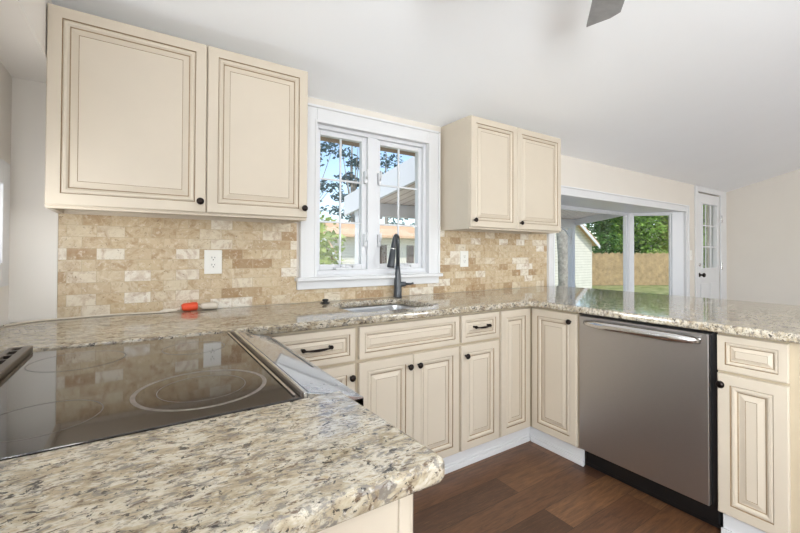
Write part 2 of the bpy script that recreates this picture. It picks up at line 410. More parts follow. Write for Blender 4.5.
for lx in (-.835, -.732):               # sash locks
    for lz in (1.29, 1.70):
        bm = bm_new(); box(bm, lx-.010, lx+.010, .006, .034, lz-.04, lz+.04, 0, .003)
        tube(bm, [(lx, .004, lz-.01), (lx, -.012, lz+.012), (lx, -.010, lz+.05)], [.005, .006, .005], 8)
        struct('window_latch', bm, 'vinyl', w1)

# bay window
w2 = bpy.data.objects.new('window_2', None); COL.objects.link(w2); w2.location = (2.5, 0, .5); w2['kind'] = 'structure'
w2['label'] = 'white bay window beyond the peninsula'
x0, x1, z0, z1 = BAY; BD = .49; bxl, bxr = 1.53, 3.42
struct('window_casing', casing(x0, x1, z0, z1, .085), 'white', w2)
liner(x0, x1, z0, z1, w2)
poly = [(x0-.011, .1505), (x1+.011, .1505), (bxr+.12, BD+.06), (bxl-.12, BD+.06)]
bm = bm_new(); prism(bm, poly, z1, z1+.08, 'z'); struct('window_head_board', bm, 'white', w2)
bm = bm_new(); prism(bm, poly, z0-.05, z0, 'z'); struct('window_seat_board', bm, 'white', w2)
def bay_sash(p0, p1, s0, s1, name='window_sash'):
    p0, p1 = Vector((*p0, 0)), Vector((*p1, 0)); d = (p1-p0); L = d.length; ax = d/L; az = Vector((0, 0, 1)); ay = az.cross(ax)
    bm = bm_new(); th = (-.03, .045)
    obb(bm, p0, ax, ay, az, (0, s0), th, (z0, z1), 0, .004); obb(bm, p0, ax, ay, az, (L-s1, L), th, (z0, z1), 0, .004)
    obb(bm, p0, ax, ay, az, (s0, L-s1), th, (z1-.028, z1), 0, .004); obb(bm, p0, ax, ay, az, (s0, L-s1), th, (z0, z0+.06), 0, .004)
    # inner step of the sash
    e = .02
    obb(bm, p0, ax, ay, az, (s0, s0+e), (-.012, .03), (z0+.06, z1-.028), 0, .003); obb(bm, p0, ax, ay, az, (L-s1-e, L-s1), (-.012, .03), (z0+.06, z1-.028), 0, .003)
    obb(bm, p0, ax, ay, az, (s0+e, L-s1-e), (-.012, .03), (z1-.040, z1-.028), 0, .003)
    s = struct(name, bm, 'vinyl', w2)
    bm = bm_new(); obb(bm, p0, ax, ay, az, (s0+.01, L-s1-.01), (.008, .014), (z0+.05, z1-.03)); struct('window_pane', bm, 'glass', s)
bay_sash((bxl, BD), (bxr, BD), .06, .045)
bay_sash((bxr, BD), (x1-.01, .012), .05, .13)
bay_sash((x0+.01, .012), (bxl, BD), .13, .05)

# back door
d1 = bpy.data.objects.new('door_1', None); COL.objects.link(d1); d1.location = (4.64, 0, 0); d1['kind'] = 'structure'
d1['label'] = 'white half glazed back door in the far corner'
x0, x1, z0, z1 = DR
bm = bm_new()
box(bm, 4.165, x0, -.02, -.001, 0, 2.13, 0, .003); box(bm, x1, 5.245, -.02, -.001, 0, 2.13, 0, .003); box(bm, x0, x1, -.02, -.001, z1, 2.13, 0, .003)
box(bm, x0, x0+.012, .045, .12, 0, z1); box(bm, x1-.012, x1, .045, .12, 0, z1); box(bm, x0, x1, .045, .12, z1-.012, z1)
struct('door_casing', bm, 'white', d1)
gx0, gx1, gz0, gz1 = 4.43, 4.93, 1.01, 1.905
bm = bm_new(); cells(bm, x0+.003, x1-.003, .012, z1-.016, .002, .042, [(gx0, gx1, gz0, gz1)], 'y')
for a, b in ((4.36, 4.60), (4.68, 4.92)):
    for c, dd in ((.14, .30), (.36, .80)):
        if c == .14: continue
        box(bm, a, b, -.006, .003, .18, dd, 0, .006)
for (a, b, c, dd) in ((gx0-.025, gx0, gz0-.025, gz1+.025), (gx1, gx1+.025, gz0-.025, gz1+.025), (gx0, gx1, gz1, gz1+.025), (gx0, gx1, gz0-.025, gz0)):
    box(bm, a, b, -.010, .004, c, dd, 0, .003)
leaf = struct('door_leaf', bm, 'white', d1)
bm = bm_new()
for k in (1, 2):
    xx = gx0+(gx1-gx0)*k/3; box(bm, xx-.009, xx+.009, .014, .0275, gz0, gz1, 0, .002)
    zz = gz0+(gz1-gz0)*k/3; box(bm, gx0, gx1,   .0142, .0273, zz-.009, zz+.009, 0, .002)
struct('door_muntins', bm, 'white', leaf)
bm = bm_new(); box(bm, gx0-.003, gx1+.003, .018, .024, gz0-.003, gz1+.003); struct('door_pane', bm, 'glass', leaf)
bm = bm_new(); lathe(bm, [(.03, 0), (.03, .006), (.012, .012), (.012, .035), (.028, .045), (.030, .058), (.02, .068)], (4.33, .002, .92), (0, -1, 0)); struct('door_handle', bm, 'bronze', leaf, 'dark bronze knob')
bm = bm_new(); lathe(bm, [(.022, 0), (.022, .01), (.012, .014)], (4.33, .002, 1.06), (0, -1, 0)); struct('door_lock', bm, 'steel', leaf)
for hz in (1.72, 1.03, .3):
    bm = bm_new(); box(bm, 5.02, 5.05, -.028, -.0195, hz-.05, hz+.05, 0, .002); tube(bm, [(5.032, -.03, hz-.05), (5.032, -.03, hz+.05)], .007, 10); struct('door_hinge', bm, 'steel', d1)

# small left window, then unseen wide windows added to house fill lamps
def plain_window(name, x=None, y=None, h=None, label=''):
    w = bpy.data.objects.new(name, None); COL.objects.link(w); w['kind'] = 'structure'; w['label'] = label
    a0, a1, b0, b1 = h; bm = bm_new()
    def bx(p, q, r, s, t0, t1):
        if x is not None: box(bm, x+t0, x+t1, p, q, r, s, 0, .003)
        else: box(bm, p, q, y+t0, y+t1, r, s, 0, .003)
    t = (.0, .022) ; c = .09; f = (-.13, -.06)
    bx(a0-c, a0, b0-c, b1+c, *t); bx(a1, a1+c, b0-c, b1+c, *t); bx(a0, a1, b1, b1+c, *t); bx(a0, a1, b0-c, b0, *t)
    struct('window_casing', bm, 'white', w); bm = bm_new()
    bx(a0, a0+.05, b0, b1, *f); bx(a1-.05, a1, b0, b1, *f); bx(a0, a1, b1-.05, b1, *f); bx(a0, a1, b0, b0+.05, *f)
    n = max(1, round((a1-a0)/1.1))
    for k in range(1, n): bx(a0+(a1-a0)*k/n-.04, a0+(a1-a0)*k/n+.04, b0, b1, *f)
    struct('window_frame', bm, 'vinyl', w)
    bm = bm_new(); bx(a0, a1, b0, b1, -.098, -.092); struct('window_pane', bm, 'glass', w)
plain_window('window_3', x=XL, h=LW2, label='small white framed window low on the left wall')
plain_window('fill_window_left', x=XL, h=LW, label='wide unseen window added on the left wall for a fill lamp')
plain_window('fill_window_front', y=YF, h=FW, label='wide unseen window added on the wall behind the camera for a fill lamp')

bm = bm_new(); box(bm, XL, -2.3588, -.012, -.0005, .0, 1.9315); struct('trim_3', bm, 'wall_pale_lit', label='added wall strip with corner light painted in, at the left end of the backsplash')  # thin facing added over the wall to carry the lightened paint
# backsplash tile, baseboards
bm = bm_new(); cells(bm, -2.358, 1.007, .9145, 1.3755, -.009, -.0008, [(-1.30, -.253, .993, 1.4)], 'y')
struct('trim_2', bm, 'tile', label='tumbled travertine subway tile backsplash')
def baseboard(name, pts):
    """shoe moulding profile along a straight run: pts = (x0,x1,y0,y1) thick box plus a cap step"""
    bm = bm_new()
    for b in pts: box(bm, *b, 0, .003)
    struct(name, bm, 'white')
baseboard('baseboard_back', [(-1.62, .058, -.577, -.562, .0, .108), (-1.62, .046, -.588, -.576, 0, .03), (-1.62, .052, -.582, -.576, .03, .045)])
baseboard('baseboard_peninsula', [(.0585, .073, -.948, -.562, .0, .108), (.0465, .0585, -.952, -.5885, 0, .03), (.0525, .0585, -.950, -.5825, .03, .045)])
baseboard('baseboard_end', [(.0585, .073, -1.83, -1.588, .0, .108), (.0465, .0585, -1.83, -1.584, 0, .03)])
baseboard('baseboard_right', [(XR-.015, XR-.0005, YF, -.03, 0, .11)])

# ------------------------------------------------------------------ cabinets
PROF = [(0, .015, 0), (.0035, .0195, 0), (.043, .0195, 0), (.0460, .0145, 1), (.0510, .0185, 0), (.059, .0175, 0), (.0655, .0115, 0), (.0695, .0088, 1), (.0735, .0088, 0), (.0925, .0150, 0), (.0945, .0140, 1)]
def panel_front(bm, w, h, to, maxs=1.0, thick=1.0):
    """raised-panel door or drawer front: nested mitred rings; `to` maps (u, v, depth) to the world"""
    s = min(maxs, (min(w, h)/2-.014)/.0945); rings = []
    rb = [bm.verts.new(to(a, b, 0)) for a, b in ((0, 0), (w, 0), (w, h), (0, h))]; bm.faces.new(rb[::-1]); rings.append((rb, 0))
    for o, d, mi in PROF:
        o *= s; r = [bm.verts.new(to(a, b, d*thick)) for a, b in ((o, o), (w-o, o), (w-o, h-o), (o, h-o))]; rings.append((r, mi))
    for (r0, _), (r1, mi) in zip(rings, rings[1:]):
        for k in range(4): bm.faces.new([r0[k], r0[(k+1) % 4], r1[(k+1) % 4], r1[k]]).material_index = mi
    bm.faces.new(rings[-1][0])
def ymap(x0, z0, y): return lambda u, v, d: (x0+u, y-d, z0+v)          # faces -Y
def xmap(y0, z0, x): return lambda u, v, d: (x-d, y0-u, z0+v)          # faces -X
def front(name, parent, to, w, h, maxs=1.0):
    bm = bm_new(); panel_front(bm, w, h, to, maxs); return obj(name, bm, ['cream', 'glaze'], parent)
def knob(parent, p, n):
    bm = bm_new(); lathe_knob(bm, p, n); obj('knob', bm, 'bronze', parent, 'dark bronze round knob')
def pull(parent, cx, cz, y, L):
    bm = bm_new(); h = L/2
    for s in (-1, 1): lathe(bm, [(.006, 0), (.0055, .012), (.0085, .018), (.0095, .024), (.006, .030)], (cx+s*h, y, cz), (0, -1, 0), 16)
    P = [(cx+h*math.cos(a)*1.0, y-.022-.010*math.sin(a), cz-.004*math.sin(a)) for a in [PI*k/14 for k in range(15)]]
    tube(bm, P, [.0036+.0022*abs(math.cos(PI*k/14*2)) for k in range(15)], 10)
    obj('pull', bm, 'bronze', parent, 'dark bronze curved pull')
UZ0, UZ1 = 1.372, 2.134
def wall_cab(label, x0, x1, xs, knobs, end):
    t = thing('wall_cabinet', label, 'cabinet', ((x0+x1)/2, -.001, UZ0))
    bm = bm_new()
    box(bm, x0, x1, -.305, -.0008 if end else -.0008, UZ0+.018, UZ1, 0, .001)
    # bottom rail and side skirts round a recessed underside
    box(bm, x0, x1, -.305, -.285, UZ0, UZ0+.018); box(bm, x0, x0+.018, -.285, -.0105, UZ0, UZ0+.018); box(bm, x1-.018, x1, -.285, -.0105, UZ0, UZ0+.018)
    box(bm, x0+.018, x1-.018, -.03, -.0105, UZ0+.002, UZ0+.018)
    obj('body', bm, 'cream', t)
    g = .002; edges = [x0, xs, x1]
    for i in range(2):
        a, b = edges[i]+g, edges[i+1]-g
        d = front('door', t, ymap(a, UZ0+.012, -.3055), b-a, UZ1-UZ0-.014)
        knob(d, (knobs[i], -.3249, 1.430), (0, -1, 0))
    return t
wall_cab('wide cream wall cabinet left of the sink window', -2.3565, -1.3495, -1.8155, (-1.842, -1.372), 0)
wall_cab('cream wall cabinet between the sink window and the bay window', -.2218, .7616, .237, (-.195, .266), 1)

CT0, CT1 = .878, .914
BF = -.6105
def drawer_y(t, x0, x1, z0, z1, pl=None, name='drawer'):
    d = front(name, t, ymap(x0, z0, BF), x1-x0, z1-z0)
    if pl: pull(d, (x0+x1)/2, pl, BF-.0140, .108 if x1-x0 < .35 else .126)
def door_y(t, x0, x1, z0, z1, kn=None):
    d = front('door', t, ymap(x0, z0, BF), x1-x0, z1-z0)
    if kn: knob(d, (kn, BF-.0194, .641), (0, -1, 0))
def base_body(t, x0, x1, y0=-.61, y1=-.003, mat='frame_cream'):
    bm = bm_new(); box(bm, x0, x1, y0, y1, .109, CT0-.001, 0, .0008); obj('body', bm, mat, t)
t = thing('base_cabinet', 'cream base cabinet beside the range with a curved bronze pull on its drawer', 'cabinet', (-1.42, -.3, .109))
bm = bm_new(); box(bm, -2.30, -1.2185, -.61, -.003, .109, CT0-.001, 0, .0008); obj('body', bm, 'frame_cream', t)
drawer_y(t, -1.605, -1.228, .712, .864, .793); door_y(t, -1.605, -1.228, .118, .697, -1.252)
t = thing('base_cabinet', 'cream sink base cabinet with false drawer front and two doors under the window', 'cabinet', (-.905, -.3, .109))
bm = bm_new()   # open-topped carcass so that the bowl hangs inside
box(bm, -1.2178, -.5872, -.61, -.575, .109, CT0-.001); box(bm, -1.2178, -1.200, -.575, -.003, .109, CT0-.001); box(bm, -.605, -.5872, -.575, -.003, .109, CT0-.001)
box(bm, -1.2178, -.5872, -.02, -.003, .109, CT0-.001); box(bm, -1.2178, -.5872, -.575, -.02, .109, .127)
obj('body', bm, 'frame_cream', t)
drawer_y(t, -1.209, -.597, .712, .864, None, 'false_drawer_front')
door_y(t, -1.209, -.9045, .118, .697, -.932); door_y(t, -.9015, -.597, .118, .697, -.874)
t = thing('base_cabinet', 'narrow cream base cabinet with one drawer and one door right of the sink cabinet', 'cabinet', (-.43, -.3, .109))
base_body(t, -.5865, -.2745)
drawer_y(t, -.579, -.283, .712, .864, .793); door_y(t, -.579, -.283, .118, .697, -.552)
t = thing('corner_cabinet', 'cream corner base cabinet with two full height doors beside the dishwasher', 'cabinet', (0, -.3, .109))
bm = bm_new(); prism(bm, [(-.274, -.003), (-.274, -.61), (.0205, -.61), (.0205, -.952), (.62, -.952), (.62, -.003)], .109, CT0-.001, 'z'); obj('body', bm, 'frame_cream', t)
door_y(t, -.264, -.0055, .118, .864)
d = front('door', t, xmap(-.636, .118, .020), .304, .746); knob(d, (.0005, -.905, .818), (-1, 0, 0))
t = thing('base_cabinet', 'cream end cabinet right of the dishwasher with small drawer and tall narrow door', 'cabinet', (.3, -1.71, .109))
bm = bm_new(); box(bm, .0205, .62, -1.836, -1.586, .109, CT0-.001, 0, .0008); box(bm, .075, .62, -1.836, -1.83, 0, .109); obj('body', bm, 'frame_cream', t)
bm = bm_new(); box(bm, .024, .62, -1.842, -1.8365, .109, CT0-.002); obj('end_panel', bm, 'cream', t)
d = front('drawer', t, xmap(-1.588, .716, .020), .222, .150)
d = front('door', t, xmap(-1.588, .118, .020), .222, .586); knob(d, (.0005, -1.606, .662), (-1, 0, 0))
# bar side of the peninsula
bm = bm_new(); box(bm, .625, .64, -1.842, -.003, .0, CT0-.001); tag(obj('back_panel', bm, 'cream'), 'cream panel closing the bar side of the peninsula', 'panel')
# end cabinet at the near end of the range run
t = thing('base_cabinet', 'cream end cabinet under the short near countertop beside the range', 'cabinet', (-2.1, -1.63, .0))
bm = bm_new(); box(bm, -2.505, -1.722, -1.772, -1.492, .0, CT0-.0015, 0, .0008); obj('body', bm, 'frame_cream', t)
bm = bm_new(); box(bm, -2.505, -1.742, -1.780, -1.7725, .0, CT0-.002); box(bm, -1.7415, -1.7215, -1.784, -1.7725, 0, CT0-.002, 0, .002); obj('end_panel', bm, 'cream', t)
front('door', t, lambda u, v, dd: (-1.7218+dd, -1.765+u, .118+v), .262, .74)

# countertops
sink_hole = rrect(-1.165, -.665, -.525, -.125, .07)
o = slab('countertop', [(-2.508, -.0105), (-2.508, -.652), (-.064, -.652), (-.030, -.686), (-.030, -1.862), (1.12, -1.862), (1.12, -.004), (1.02, -.004), (1.02, -.0105)], [sink_hole], CT0, CT1, .010, 'granite')
tag(o, 'beige speckled granite countertop running past the sink and along the peninsula', 'countertop')
r_ = .014
o = slab('countertop', [(-2.508, -.655), (-2.508, -1.815), (-1.678-r_, -1.815), (-1.678-.004, -1.815+.004), (-1.678, -1.815+r_), (-1.690, -1.4735), (-2.372, -1.4735), (-2.372, -.655)], [], CT0, CT1, .010, 'granite')
tag(o, 'short polished granite countertop on the near side of the range', 'countertop')

# ------------------------------------------------------------------ sink, faucet
t = thing('sink', 'stainless steel undermount sink set in the granite below the window', 'sink', (-.915, -.325, .69))
def bowl():
    bm = bm_new(); levels = [(.012, CT0-.001), (-.004, CT0-.001), (-.002, CT0-.012), (.0, .80), (.004, .74), (.022, .712), (.05, .704)]
    rings = []
    for ins, z in levels:
        r = rrect(-1.172+ins if ins > .01 or z < .8 else -1.172+ins, -.658-ins, -.532+ins, -.118-ins, max(.03, .075-ins))
        if z > CT0-.005 and ins > .01: r = rrect(-1.19, -.64, -.55, -.10, .08)
        rings.append([bm.verts.new((a, b, z)) for a, b in r])
    for r0, r1 in zip(rings, rings[1:]):
        n = len(r0)
        for k in range(n):
            f = bm.faces.new([r0[k], r0[(k+1) % n], r1[(k+1) % n], r1[k]]); f.smooth = True
    bm.faces.new(rings[-1]); return bm
o = obj('basin', bowl(), 'steel_sink', t)
md = o.modifiers.new('thickness', 'SOLIDIFY'); md.thickness = .0015; md.offset = -1
bm = bm_new(); lathe(bm, [(.045, 0), (.044, .003), (.030, .0035), (.028, .001), (.010, .001)], (-.915, -.30, .7045)); obj('drain', bm, 'steel', t)
fx, fy = -.632, -.062
t = thing('faucet', 'tall dark slate pull-down faucet behind the sink', 'faucet', (fx, fy, CT1))
bm = bm_new(); lathe(bm, [(.029, .0005), (.029, .006), (.027, .010), (.0265, .06), (.0225, .12), (.0165, .18), (.0135, .21)], (fx, fy, CT1)); obj('base', bm, 'black_metal', t)
dx, dy = -.907, -.42      # spout swung to the left over the bowl
P = [(fx, fy, CT1+.19), (fx, fy, CT1+.375)]
rr = .021
for k in range(1, 11):
    a = PI*.92*k/10; P.append((fx+dx*rr*(1-math.cos(a)), fy+dy*rr*(1-math.cos(a)), CT1+.385+rr*1.1*math.sin(a)))
bm = bm_new(); tube(bm, P, [.0135]+[.0120]*(len(P)-1), 16); obj('spout', bm, 'black_metal', t)
e = Vector(P[-1]); q = Vector((dx*.24, dy*.24, -1)).normalized()
bm = bm_new(); lathe(bm, [(.0125, -.006), (.0145, .02), (.0170, .07), (.0180, .076), (.0205, .11), (.0245, .185), (.0235, .196), (.018, .198)], e, q); obj('spray_head', bm, 'black_metal', t)
bm = bm_new(); lathe(bm, [(.0183, 0), (.0186, .007), (.0180, .008)], e+q*.070, q); obj('collar', bm, 'steel', t, 'bright ring on the spray head')
bm = bm_new(); hb = Vector((fx, fy, CT1+.085)); hd = Vector((.86, -.5, .04)).normalized()
tube(bm, [hb, hb+hd*.020, hb+hd*.055], [.0175, .0180, .0155], 16); tube(bm, [hb+hd*.05, hb+hd*.085, hb+hd*.105+Vector((0, 0, .004))], [.0085, .0062, .0070], 10); obj('handle', bm, 'black_metal', t)
bm = bm_new(); lathe(bm, [(.028, .0003), (.028, .005), (.014, .008), (.0135, .013), (.019, .015), (.018, .022), (.010, .024)], (-1.160, -.105, CT1)); tag(obj('soap_cap', bm, 'black'), 'small black round cap on the counter left of the sink', 'cap')

# ------------------------------------------------------------------ range
RY0, RY1 = -1.472, -.722
t = thing('range', 'slide-in electric range with black glass cooktop set in the granite', 'stove', (-2.0, -1.1, 0))
bm = bm_new(); box(bm, -2.36, -1.777, RY0+.004, RY1-.004, .04, .905); box(bm, -1.777, -1.66, RY0+.004, RY1-.004, .04, .855); obj('body', bm, 'dark_steel', t)
bm = bm_new(); box(bm, -2.312, -1.778, -1.481, RY1-.004, .9145, .9172, 0, .001); box(bm, -2.31, -1.78, RY0+.006, RY1-.008, .9055, .9146); gl = obj('glass_cooktop', bm, 'cooktop', t, 'black ceramic glass with worn burner rings')
def ring(cx, cy, r0, r1, z=.9174):
    bm = bm_new(); n = 72
    A = [bm.verts.new((cx+r0*math.cos(2*PI*k/n), cy+r0*math.sin(2*PI*k/n), z)) for k in range(n)]
    B = [bm.verts.new((cx+r1*math.cos(2*PI*k/n), cy+r1*math.sin(2*PI*k/n), z)) for k in range(n)]
    for k in range(n): bm.faces.new([A[k], B[k], B[(k+1) % n], A[(k+1) % n]])
    return bm
for i, (cx, cy, r) in enumerate(((-1.938, -1.310, .130), (-2.195, -1.335, .088), (-1.915, -.905, .085), (-2.190, -.900, .105))):
    k = obj('burner_ring', ring(cx, cy, r-(.009 if i == 0 else .0025), r), M['ring'] if i == 0 else M['ring_faint'], gl)
    if i == 0: obj('burner_ring', ring(cx, cy, r*.66-.002, r*.66, .9174), M['ring'], gl)
bm = bm_new()
box(bm, -1.779, -1.772, RY0, RY1, .9055, .9225, 0, .001); obj('trim_strip', bm, 'dark_steel', t)
bm = bm_new(); box(bm, -1.792, -1.787, RY0+.004, RY1-.004, .9192, .9205); box(bm, -1.771, -1.764, RY0, RY1, .9055, .9215, 0, .001); obj('trim_strip', bm, 'steel', t, 'bright steel strip')
# sloping control panel
def sloped(bm, xa, xb, za, zb, y0, y1, th, mi=0):
    prism(bm, [(xa, za), (xb, zb), (xb, zb-th), (xa, za-th)], y0, y1, 'y', mi)
zp = lambda x: .9195+(x+1.764)*(.886-.9195)/(.130)
def fx_(bm, xa, xb, y0, y1, up, th): sloped(bm, xa, xb, zp(xa)+up, zp(xb)+up, y0, y1, th)
bm = bm_new(); fx_(bm, -1.763, -1.634, RY0, RY1, 0, .03); 
box(bm, -1.66, -1.634, RY0, RY1, .80, zp(-1.634)-.002); cp = obj('control_panel', bm, 'steel', t, 'sloping steel control panel with glass face')
bm = bm_new(); fx_(bm, -1.758, -1.6405, RY0+.010, RY1-.006, .0012, .001); obj('panel_glass', bm, 'ctrl', cp)
bm = bm_new(); fx_(bm, -1.657, -1.650, RY0+.26, RY1-.05, .0018, .0005); fx_(bm, -1.735, -1.722, RY1-.10, RY1-.03, .0018, .0005); fx_(bm, -1.722, -1.655, RY1-.03, RY1-.024, .0018, .0005)
obj('display', bm, 'black', cp, 'dark display strips')
bm = bm_new(); box(bm, -1.6595, -1.628, RY0+.006, RY1-.006, .20, .785, 0, .006); od = obj('oven_door', bm, 'steel', t)
bm = bm_new()
tube(bm, [(-1.585, RY0+.05, .735), (-1.585, RY1-.05, .735)], .011, 14)
for yy in (RY0+.08, RY1-.08): tube(bm, [(-1.63, yy, .735), (-1.585, yy, .735)], .008, 10)
obj('handle', bm, 'steel', od)
# rear vent rail with open slots
bm = bm_new(); vx0, vx1 = -2.368, -2.314
box(bm, vx0, vx0+.016, RY0, RY1+.018, .9055, .934, 0, .003); box(bm, vx1-.022, vx1, RY0, RY1+.018, .9055, .934, 0, .003); box(bm, vx0+.014, vx1-.02, RY0, RY1+.018, .9055, .912)
n = 14; L = (RY1+.018-RY0)/n
for k in range(n+1): box(bm, vx0+.014, vx1-.02, RY0+k*L-(.006 if k else 0), RY0+k*L+(.006 if k < n else 0), .9055, .9335)
box(bm, vx0+.005, vx1-.005, RY1+.010, RY1+.018, .9055, .934, 0, .003)
ve = obj('vent_rail', bm, 'dark_steel', t)
bm = bm_new(); box(bm, vx0+.0145, vx1-.0205, RY0+.002, RY1+.008, .9125, .9145); obj('vent_slot', bm, 'black', ve)

# ------------------------------------------------------------------ dishwasher
t = thing('dishwasher', 'stainless steel dishwasher under the peninsula countertop', 'dishwasher', (.3, -1.265, 0))
bm = bm_new(); box(bm, .030, .60, -1.583, -.955, .11, .870); obj('body', bm, 'black', t)
bm = bm_new(); box(bm, .072, .60, -1.578, -.958, .005, .1095, 0, .002); box(bm, .060, .074, -1.576, -.962, .03, .105, 0, .003); obj('kick_plate', bm, 'black', t)
bm = bm_new(); box(bm, .0, .0295, -1.560, -.957, .121, .8615, 0, .004, 3); dp = obj('door', bm, 'steel_dw', t, 'brushed stainless steel door panel')
bm = bm_new(); P = []; n = 26
for k in range(n+1):
    u = k/n; y = -1.000-u*.530; b = math.sin(PI*u)
    P.append((-.006-.040*min(1, 4.2*min(u, 1-u))**.6-.006*b, y, .828+.004*b))
rad = [.0145+.006*min(1, 7*min(k/n, 1-k/n)) for k in range(n+1)]
tube(bm, P, rad, 14); obj('handle', bm, 'steel', dp, 'curved polished steel bar handle')
bm = bm_new(); box(bm, .006, .05, -1.572, -.955, .8655, .8765); obj('trim_strip', bm, 'black', t)

# ------------------------------------------------------------------ outlets, switch, cord
def outlet(label, cx, cz, w=.084, h=.124):
    t = thing('wall_outlet', label, 'outlet', (cx, -.0095, cz), 'backsplash outlets')
    y = -.0095
    bm = bm_new(); box(bm, cx-w/2, cx+w/2, y-.006, y, cz-h/2, cz+h/2, 0, .003); p = obj('cover_plate', bm, 'outlet', t)
    bm = bm_new(); box(bm, cx-.0175, cx+.0175, y-.0085, y-.0055, cz-.035, cz+.035, 0, .001); rc = obj('receptacle', bm, 'outlet', t)
    bm = bm_new()
    for s in (-1, 1):
        zz = cz+s*.0185
        box(bm, cx-.008, cx-.0055, y-.0089, y-.0080, zz, zz+.009); box(bm, cx+.0055, cx+.008, y-.0089, y-.0080, zz+.001, zz+.008)
        lathe(bm, [(.0028, 0), (.0028, .0008)], (cx, y-.0081, zz-.007), (0, -1, 0), 10)
    obj('slot', bm, 'slot', rc)
outlet('white double outlet on the tile left of the sink window', -1.743, 1.157)
outlet('white outlet on the tile right of the sink window', .004, 1.163, .082, .122)
t = thing('light_switch', 'white light switch between the bay window and the back door', 'switch', (4.04, 0, 1.19))
bm = bm_new(); box(bm, 4.0, 4.08, -.008, -.0005, 1.125, 1.255, 0, .003); obj('cover_plate', bm, 'outlet', t)
bm = bm_new(); box(bm, 4.033, 4.047, -.018, -.0075, 1.178, 1.202, 0, .002); obj('toggle', bm, 'outlet', t)
t = thing('extension_cord', 'pale cord with orange and white plugs lying along the backsplash', 'cord', (-1.83, -.03, CT1))
bm = bm_new(); P = []
for k in range(41):
    u = k/40; x = -2.500+u*(.614); P.append((x, -.026-.012*math.sin(u*9)-(.10*(1-u*5)**2 if u < .2 else 0), CT1+.0045+(.012*max(0, u-.9)*10)))
tube(bm, P, .0040, 10); obj('cable', bm, 'cord', t)
bm = bm_new(); tube(bm, [(-1.886, -.031, 0.9330), (-1.878, -.031, 0.9340), (-1.836, -.031, 0.9350), (-1.819, -.031, 0.9350), (-1.815, -.031, 0.9350)], [.012, .019, .0215, .0205, .015], 8); obj('orange_plug', bm, 'orange', t, 'bright orange plug housing')
bm = bm_new(); tube(bm, [(-1.816, -.031, 0.9350), (-1.798, -.031, 0.9350)], .006, 10); tube(bm, [(-1.800, -.031, 0.9340), (-1.791, -.031, 0.9340), (-1.736, -.031, 0.9330), (-1.723, -.031, 0.9330)], [.010, .0165, .0190, .014], 8); obj('white_plug', bm, 'cord', t, 'off-white plug end')
bm = bm_new(); tube(bm, [(-1.975, -.030, CT1+.006), (-1.955, -.033, CT1+.011), (-1.925, -.034, CT1+.009), (-1.905, -.03, CT1+.005)], [.004, .0085, .0075, .004], 8); obj('cord_tie', bm, 'cord', t)

# ------------------------------------------------------------------ ceiling fan
HX, HY, HZ = -.955, -1.745, 2.17
t = thing('ceiling_fan', 'grey bladed ceiling fan hanging from the sloped ceiling', 'fan', (HX, HY, HZ))
bm = bm_new(); lathe(bm, [(.02, -.07), (.075, -.055), (.10, -.02), (.10, .03), (.06, .055), (.02, .06)], (HX, HY, HZ+.05)); obj('motor', bm, 'fan', t)
bm = bm_new(); tube(bm, [(HX, HY, HZ+.10), (HX, HY, zc(HY)-.01)], .012, 12); obj('downrod', bm, 'fan', t)
bm = bm_new(); lathe(bm, [(.02, -.07), (.06, -.05), (.07, -.0)], (HX, HY, zc(HY)-.001+.012)); obj('canopy', bm, 'fan', t)
a0 = math.atan2(.131, .167)
for k in range(5):
    a = a0+2*PI*k/5; ca, sa = math.cos(a), math.sin(a)
    bm = bm_new(); tl = .10   # blade pitch
    def pt(r, w, z=0): return (HX+ca*r-sa*w, HY+sa*r+ca*w, HZ+z+w*tl)
    out = [(.16, -.042), (.30, -.050), (.562, -.052), (.600, -.022), (.634, .030), (.655, .060), (.30, .060), (.16, .045)]
    A = [bm.verts.new(pt(r, w, .004)) for r, w in out]; B = [bm.verts.new(pt(r, w, -.004)) for r, w in out]
    bm.faces.new(A); bm.faces.new(B[::-1])
    for i in range(len(out)): bm.faces.new([A[i], B[i], B[(i+1) % len(out)], A[(i+1) % len(out)]])
    bl = obj('blade', bm, 'fan', t)
    bm = bm_new(); tube(bm, [pt(.08, 0, .01), pt(.14, 0, .012), pt(.22, 0, .009)], [.012, .010, .008], 8); obj('blade_arm', bm, 'fan', bl)

# ------------------------------------------------------------------ outside
GZ = -.6
M['grass'] = leaf_mat('lawn', srgb(120, 140, 70), srgb(196, 196, 140))
M['leaf_dark'] = leaf_mat('dark_leaves', srgb(62, 100, 52), srgb(116, 156, 82))
M['leaf_mid'] = leaf_mat('green_leaves', srgb(104, 148, 62), srgb(172, 204, 104))
M['leaf_light'] = leaf_mat('light_leaves', srgb(124, 150, 70), srgb(196, 206, 124))
M['needle'] = leaf_mat('blue_needles', srgb(62, 86, 92), srgb(104, 128, 128))
M['bark'] = paint('bark', srgb(150, 146, 136), .8, .35, 9)
M['fence'] = lined('fence_boards', srgb(214, 188, 140), srgb(120, 98, 66), 'X', .14)
M['siding'] = lined('lap_siding', srgb(230, 227, 214), srgb(188, 184, 170), 'Z', .13)
M['shingle'] = paint('tan_shingles', srgb(206, 170, 134), .8, .12, 6)
M['porch_white'] = paint('porch_paint', srgb(222, 222, 224), .5, .02)
M['porch_boards'] = lined('porch_ceiling_boards', srgb(246, 234, 222), srgb(186, 164, 146), 'X', .16)
M['soffit_wood'] = paint('eave_wood', srgb(176, 150, 122), .6, .15, 5)
M['dark_glass'] = paint('dark_window', srgb(90, 78, 72), .2, .1)
bm = bm_new(); box(bm, -40, 60, .6, 70, GZ-.1, GZ); struct('lawn', bm, 'grass')
M['concrete'] = paint('bounce_patio_concrete', srgb(214, 206, 194), .8, .08, 3)
